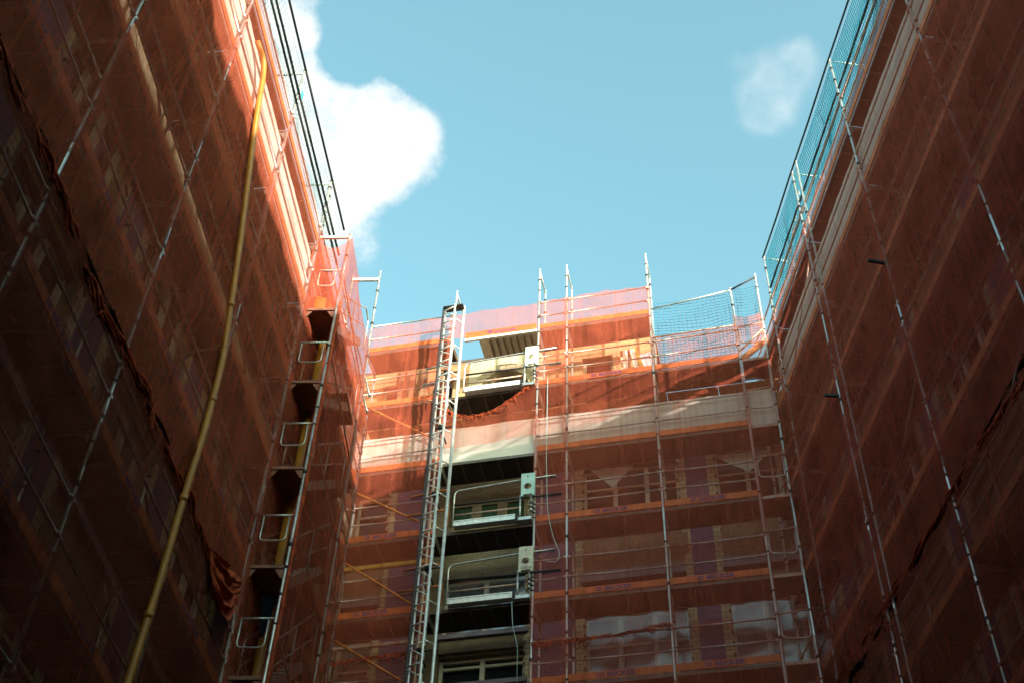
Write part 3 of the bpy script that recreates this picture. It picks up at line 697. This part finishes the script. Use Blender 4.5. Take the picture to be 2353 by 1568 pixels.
# bunched seams
def net_roll(f, pts, label, r=.05, seed=0, drop=0):
    b = MB(f); P_ = []
    n = 150
    for st_ in range(7):
        path = []; rad = []
        for i in range(n+1):
            u = i/n*(len(pts)-1); k = min(int(u), len(pts)-2); t = u-k; p = Vector(pts[k])*(1-t)+Vector(pts[k+1])*t
            a = i*.22+st_*.95+seed+2*nz(i*.07, st_, 4); q = r*(.7+.5*nz(i*.2, st_, seed))
            path.append(p+Vector((0, -.03+q*math.cos(a)*.8, q*math.sin(a)*1.3+.07*nz(i*.13, st_*2.3, seed)-drop*abs(nz(i*.11, 7, seed))))); rad.append(max(.006, r*(.26+.30*nz(i*.4, st_*3.1, seed+2))))
        b.tube(path, rad, 6)
    for i in range(26):
        t = random.random(); u = t*(len(pts)-1); k = min(int(u), len(pts)-2); p = Vector(pts[k])*(1-(u-k))+Vector(pts[k+1])*(u-k)
        q = [p+Vector((random.uniform(-.05, .05)*j, -.04-random.uniform(0, .02)*j, -.07*j*random.uniform(.4, 1.2))) for j in range(4)]; b.tube(q, [.014, .012, .009, .004], 4)
    return tag(b.build('net_roll', 'net_roll', None, True), label, 'net roll', 'bunched net seams')
net_roll(FL, [(-10.2, 0, 12.95), (-8.5, 0, 12.9), (-7.6, 0, 13.04), (-6.7, 0, 12.82), (-5.5, 0, 12.92), (-4.5, 0, 13.12), (-4.0, 0, 12.88), (-2.6, 0, 13.08), (-1.5, 0, 13.0), (-.15, 0, 13.1)], 'thick twisted seam of bunched red net running across the left wall', .066, 1, .12)
net_roll(FR, [(-11, 0, 14.3), (-7.9, 0, 14.4), (-6.8, 0, 14.55), (-5.7, 0, 14.65), (-4.7, 0, 14.67), (-2.7, 0, 14.77), (-1.2, 0, 14.9), (.05, 0, 15.0)], 'ragged dark seam of bunched net across the right wall', .045, 5, .08)
net_roll(FB, [(.66, 0, 16.86), (1.4, 0, 16.84), (2.4, 0, 16.86), (3.38, 0, 17.0)], 'thin twisted red net seam in the middle of the far scaffold', .028, 8, .02)
net_roll(FB, [(-1.55+2.18*i/10, -.02, SWAG(i/10)) for i in range(11)], 'bright orange swag edge of net below the topmost hoist landing', .03, 10, .01)
net_roll(FB, [(-3.7, 0, 16.84), (-2.6, 0, 16.92), (-1.65, 0, 16.92)], 'thin red net seam on the far scaffold left of the ladder mast', .028, 9, .02)
# gathered folds at the tower foot
b = MB(FL); nu, nv = 24, 44
for j in range(nv+1):
    for i in range(nu+1):
        u, v = i/nu, j/nv
        s = -1.5+1.35*u; z = 13.06+.45*v*0+.55*u*(1-v*.9)-(.06+.62*v)*math.sin(math.pi*u**.8)-.12*v*(1-u)
        o = -.07-.10*math.sin(math.pi*u)*(.3+v)+.055*math.sin(v*23+3*fb(u*2, v*3, 4))*math.sin(math.pi*min(1, u*1.2+.05))+.03*fb(u*6, v*9, 2)
        b.v.append((s, o, z))
for j in range(nv):
    for i in range(nu): k = j*(nu+1)+i; b.fc.append((k, k+1, k+nu+2, k+nu+1))
tag(b.build('net_roll', 'net_roll', None, True), 'sagging gathered folds of red net tied to the stair tower pole', 'net roll', 'bunched net seams')
# red net bunched along the tower's front pole
b = MB(FT); path = []; rad = []
for i in range(60):
    z = 9+i*.19; path.append((.02+.03*nz(i*.4, 1, 1), -.045+.03*nz(i*.3, 2, 5), z)); rad.append(.025+.03*abs(nz(i*.37, 3, 3)))
b.tube(path, rad, 7); tag(b.build('net_roll', 'net_roll', None, True), 'red net wound around the outer front pole of the stair tower', 'net roll', 'bunched net seams')

# ---------------------------------------------------------------- tarpaulins
def tarp(f, s0, s1, zb, zt, off, label, seed, nu=60, nv=14, folds=.05, bulge=.10):
    b = MB(f)
    for j in range(nv+1):
        for i in range(nu+1):
            u, v = i/nu, j/nv; s = s0+(s1-s0)*u; zlo = zb+.05*nz(s*.9, seed, 1); z = zlo+(zt-zlo)*v
            x = (s*.8) % 1.9; fan = math.sin(13*math.atan2(v-1.15, x-.95)); o = off+folds*(fb(s*.9, z*1.4, seed, 5)+.15*fan)-bulge*math.sin(math.pi*v)*(.5+.5*nz(s*.5, seed, 0))
            b.v.append((s, o, z))
    for j in range(nv):
        for i in range(nu): k = j*(nu+1)+i; b.fc.append((k, k+1, k+nu+2, k+nu+1))
    return tag(b.build('tarpaulin', 'tarp', None, True, loc=f.w((s0+s1)/2, off, zb)), label, 'tarpaulin', 'white tarpaulin strips under the eaves')
tarp(FB, -3.7, 6.0, 22.04, 23.12, .10, 'long creased white tarpaulin hung below the boards of the far scaffold', 1, 140, 14, .025, 0)
tarp(FL, -13, 5.0, 20.03, 21.5, .10, 'sunlit white tarpaulin strip along the top of the left wall', 2, 150, 14, .022, 0)
tarp(FR, -15, .6, 22.42, 23.76, .10, 'shaded pinkish white tarpaulin strip along the top of the right wall', 3, 150, 14, .022, 0)
# torn corners hanging below the tarpaulin
def flap(pts, label, seed, m='tarp'):
    b = MB(FB); n = 10
    A, B_, C_ = [Vector(p) for p in pts]
    for j in range(n+1):
        for i in range(n+1):
            t = j/n; p = A.lerp(B_, i/n).lerp(C_, t); b.v.append((p.x, p.y+.04*fb(p.x*4, p.z*4, seed), p.z))
    for j in range(n):
        for i in range(n): k = j*(n+1)+i; b.fc.append((k, k+1, k+n+2, k+n+1))
    return tag(b.build('cloth_flap', m, None, True), label, 'cloth', 'torn sheet corners')
flap([(1.75, .8, 21.95), (2.75, .8, 21.95), (2.25, .78, 21.36)], 'pointed torn white sheet corner hanging in the middle bay of the far scaffold', 1)
flap([(4.5, .8, 21.95), (5.8, .8, 21.95), (5.25, .76, 21.3)], 'torn sheet corner hanging near the right corner of the far scaffold', 2)
b = MB(FE)
for j in range(11):
    for i in range(7):
        u, v = i/6, j/10; b.v.append((.12+.10*v+u*.24*(1-.75*v), -.3+.04*nz(u*4, v*4, 2), 13.75-.75*v))
for j in range(10):
    for i in range(6): k = j*7+i; b.fc.append((k, k+1, k+8, k+7))
tag(b.build('work_jacket', 'bluecloth', None, True), 'dark blue cloth hanging inside the stair tower', 'cloth')

# ---------------------------------------------------------------- hoist mast
hm = thing('hoist_mast', 'slim steel lattice hoist mast standing like a ladder before the far scaffold', 'hoist mast', FB, (-1.35, -.55, 0))
A_, B2, C2 = (-1.63, -.62), (-1.31, -.72), (-1.14, -.50)
ZM = 26.62
for (s, o), m_, r in ((A_, 'dark', .028), ((-1.575, -.60), 'bright', .024), (B2, 'bright', .028), (C2, 'bright', .038)):
    MB(FB).tube([(s, o, 0), (s, o, ZM+(.12 if (s, o) == C2 else 0))], r, 8).build('mast_rail', m_, hm, True)
z = 8.2; k = 0
while z < ZM:
    MB(FB).tube([(A_[0], A_[1], z), (B2[0], B2[1], z)], .019, 6).build('rung', 'bright', hm, True)
    if z+.5 < ZM: MB(FB).tube([(A_[0], A_[1], z+.42), (B2[0], B2[1], z+.16)], .014, 6).build('lattice_bar', 'bright', hm, True)
    if k % 2 == 0: MB(FB).tube([(B2[0], B2[1], z+.05), (C2[0], C2[1], z+.05)], .016, 6).build('rung', 'bright', hm, True)
    z += .47; k += 1
for z in (16.6, 18.6, 20.6, 22.6, 24.4):
    c = MB(FB); c.tube([(-1.6, -.5, z), (-1.15, -.5, z)], .02, 6); c.tube([(-1.45, -.6, z), (-1.45, 0, z-.02)], .02, 6); c.tube([(-1.45, -.52, z-.5), (-1.45, -.5, z+.1)], .018, 6)
    c.box(-1.5, -1.4, -.56, -.46, z-.04, z+.04)
    c.build('wall_tie', 'dark', hm)
MB(FB).box(-1.62, -1.12, -.70, -.5, ZM-.03, ZM).build('mast_cap', 'dark', hm)
t = MB(FB); t.tube([(-1.55, -.30, 9), (-1.55, -.30, 24.5)], .026); t.build('guide_pole', 'rust', hm, True)

# ---------------------------------------------------------------- landing gates
def plate_mesh(m, s0, s1, z0, z1, o0, o1, cs, cz, r):
    n = 32; ang = [2*math.pi*i/n for i in range(n)]
    def edge(a):
        dx, dz = math.cos(a), math.sin(a)
        k = min(((s1-cs) if dx > 0 else (cs-s0))/max(abs(dx), 1e-6), ((z1-cz) if dz > 0 else (cz-z0))/max(abs(dz), 1e-6)); return cs+dx*k, cz+dz*k
    i0 = len(m.v); ca = sorted(set(ang+[math.atan2(z-cz, s-cs) % (2*math.pi) for s in (s0, s1) for z in (z0, z1)])); n = len(ca)
    for a in ca:
        e = edge(a); c = (cs+r*math.cos(a), cz+r*math.sin(a))
        for o in (o0, o1): m.v += [(e[0], o, e[1]), (c[0], o, c[1])]
    for i in range(n):
        a, b = i0+4*i, i0+4*((i+1) % n)
        m.fc += [(a, b, b+1, a+1), (a+2, a+3, b+3, b+2), (a+1, b+1, b+3, a+3), (a, a+2, b+2, b)]
def landing(z, label, pm, orange, text):
    r = thing('hoist_landing', label, 'hoist landing', FB, (-.3, -.05, z), 'hoist landing platforms')
    p = MB(FB); p.box(-1.08, .27, -.14, .02, z-.02, z+.12); p.box(-1.08, .27, -.16, -.14, z-.04, z+.02); p.box(-1.06, .25, -.152, -.14, z+.085, z+.11); p.build('threshold', 'alu', r)
    MB(FB).box(.27, .62, -.12, .02, z-.05, z+.03).build('bracket', 'galv', r)
    MB(FB).box(.27, .33, -.15, -.12, z-.03, z+.1).build('end_stop', 'dark', r)
    MB(FB).tube(bend([(-1.12, -.07, z+.02), (-1.12, -.07, z+1.02), (.4, -.07, z+1.12), (1.13, -.07, z+1.14)], .14), .02, 8).build('gate_rail', 'galv', r, True)
    MB(FB).tube([(-1.12, -.07, z+.62), (0, -.07, z+.60), (1.24, -.07, z+.60)], .022, 8).build('gate_rail', 'dark', r, True)
    MB(FB).tube([(-1.12, -.02, z+.37), (.38, -.02, z+.38)], .02, 8).build('gate_rail', 'rust', r, True)
    for s in (.36, .60): MB(FB).tube([(s, -.08, z-.05), (s, -.08, z+.67)], .021, 8).build('gate_post', 'galv', r, True)
    c = MB(FB)
    for zz in (.18, .3, .42): c.ring(.60, -.08, z+zz, .036, .05); c.tube([(.6, -.08, z+zz), (.68, -.02, z+zz)], .018, 6)
    c.build('clamp', 'dark', r)
    q = MB(FB); plate_mesh(q, .38, .68, z+.64, z+1.24, -.135, -.105, .525, z+.87, .082)
    q.box(.38, .43, -.135, -.105, z+.59, z+.638); q.box(.63, .68, -.135, -.105, z+.59, z+.638)
    for s0_, s1_ in ((.38, .395), (.665, .68)): q.box(s0_, s1_, -.104, -.03, z+.642, z+1.238)
    pl = q.build('gate_plate', pm, r)
    MB(FB).box(.51, .54, -.139, -.1355, z+1.13, z+1.165).build('slot', 'dark', pl)
    if text: write(FB, text, .42, -.137, z+.665, .085, .0, pl, 'dark', 1.1)
    oc = 'orange_tube' if orange else 'galv'
    MB(FB).tube(bend([(-2.1, -.10, z+.98), (-1.26, -.10, z+1.08), (-1.22, -.10, z+.02)], .16), .024, 8).build('side_guard', oc, r, True)
    MB(FB).tube([(-2.14, -.10, z+.44), (-1.22, -.10, z+.5)], .022, 8).build('side_guard', oc, r, True)
    return r
landing(24.1, 'topmost hoist landing in the sun, before the arched window', 'plate', False, None)
landing(20.0, 'middle hoist landing with a pale green plate and a bright orange bent tube', 'plate', True, None)
landing(17.96, 'lowest hoist landing with a dusty lettered plate, before plastic-covered windows', 'plate_tan', True, 'GEDA')
b = MB(FB)
b.tube(bend([(.92, -.08, 24.2), (.92, -.08, 21.6), (.96, -.09, 20.1), (1.1, -.1, 19.35), (1.24, -.1, 18.95), (1.18, -.1, 18.72), (.95, -.08, 18.8)], .25), .008, 5)
tag(b.build('cable', 'cord_pale', None, True), 'thin grey cable looping down beside the green plates', 'cable')
b = MB(FB); b.tube(bend([(.26, -.1, 17.85), (.3, -.12, 17.2), (.41, -.12, 16.8), (.43, -.1, 15.2)], .2), .007, 5)
tag(b.build('cable', 'cord_pale', None, True), 'thin loose cable hanging below the lowest hoist landing', 'cable')

# ---------------------------------------------------------------- yellow hoses
b = MB(FL)
b.tube(bend([(-3.0, -.12, 0), (-2.98, -.12, 9.95), (-2.9, -.12, 11.3), (-2.88, -.12, 12.7), (-2.82, -.12, 14.0), (-2.85, -.12, 15.3), (-3.09, -.12, 16.3), (-3.37, -.12, 17.4), (-3.64, -.12, 18.3), (-3.93, -.12, 19.28), (-4.12, -.11, 20.1), (-4.2, -.09, 20.8), (-4.3, -.06, 21.2), (-4.62, .0, 21.3)], .4, 6), .048, 14)
for z, s in ((10.9, -2.93), (12.75, -2.88), (14.6, -2.83), (16.3, -3.09)): b.ring(s, -.12, z, .056, .09)
for z in (6.5, 10.9, 14.3):
    pass
tag(b.build('hose', 'yellow', None, True), 'long yellow hose climbing the left wall in front of the orange net', 'hose')
b = MB(FT)
b.tube(bend([(.75, .34, 0), (.75, .34, 20.2)], .2), .07, 14)
for z in (10.2, 12.3, 14.3, 16.3, 18.3): b.ring(.75, .34, z, .078, .1)
hz = b.build('hose', 'yellow', None, True); tag(hz, 'yellow pipe rising inside the stair tower through its decks', 'hose')
b = MB(FT)
b.tube([(.45, .45, 20.02), (.45, .45, 20.1), (.45, .45, 20.62), (.45, .45, 20.75)], [.2, .22, .22, .1], 18); b.ring(.45, .45, 20.45, .228, .03)
tag(b.build('bucket', 'yellow', None, True), 'round orange yellow bin standing on the top deck of the stair tower', 'bin')

# ---------------------------------------------------------------- boards leaning on the top deck of the far scaffold
for k, (s0, s1, m_, lab) in enumerate(((2.68, 2.72, 'white', 'upright white board beside the window on the top deck, leftmost of three'), (2.86, 3.04, 'white', 'leaning white board on the top deck, middle of three'), (2.92, 3.22, 'yellow_wood', 'leaning tan timber on the top deck, rightmost of three'))):
    MBm = MB(FB).bar((s1, .45, 24.12), (s0, .66, 25.6), .11, .03)
    tag(MBm.build('plank', m_), lab, 'plank', 'boards leaning on the top deck')
b = MB(FB).hexa([(3.0, .69, 24.12), (3.36, .69, 24.12), (3.36, .71, 24.12), (3.0, .71, 24.12), (2.98, .80, 25.55), (3.36, .80, 25.6), (3.36, .82, 25.6), (2.98, .82, 25.55)])
tag(b.build('insulation_board', mat('pale_lilac_board', (.62, .60, .75), .7, 0, .15, 3)), 'pale lilac sheet board leaning on the top deck next to the open bay', 'board')
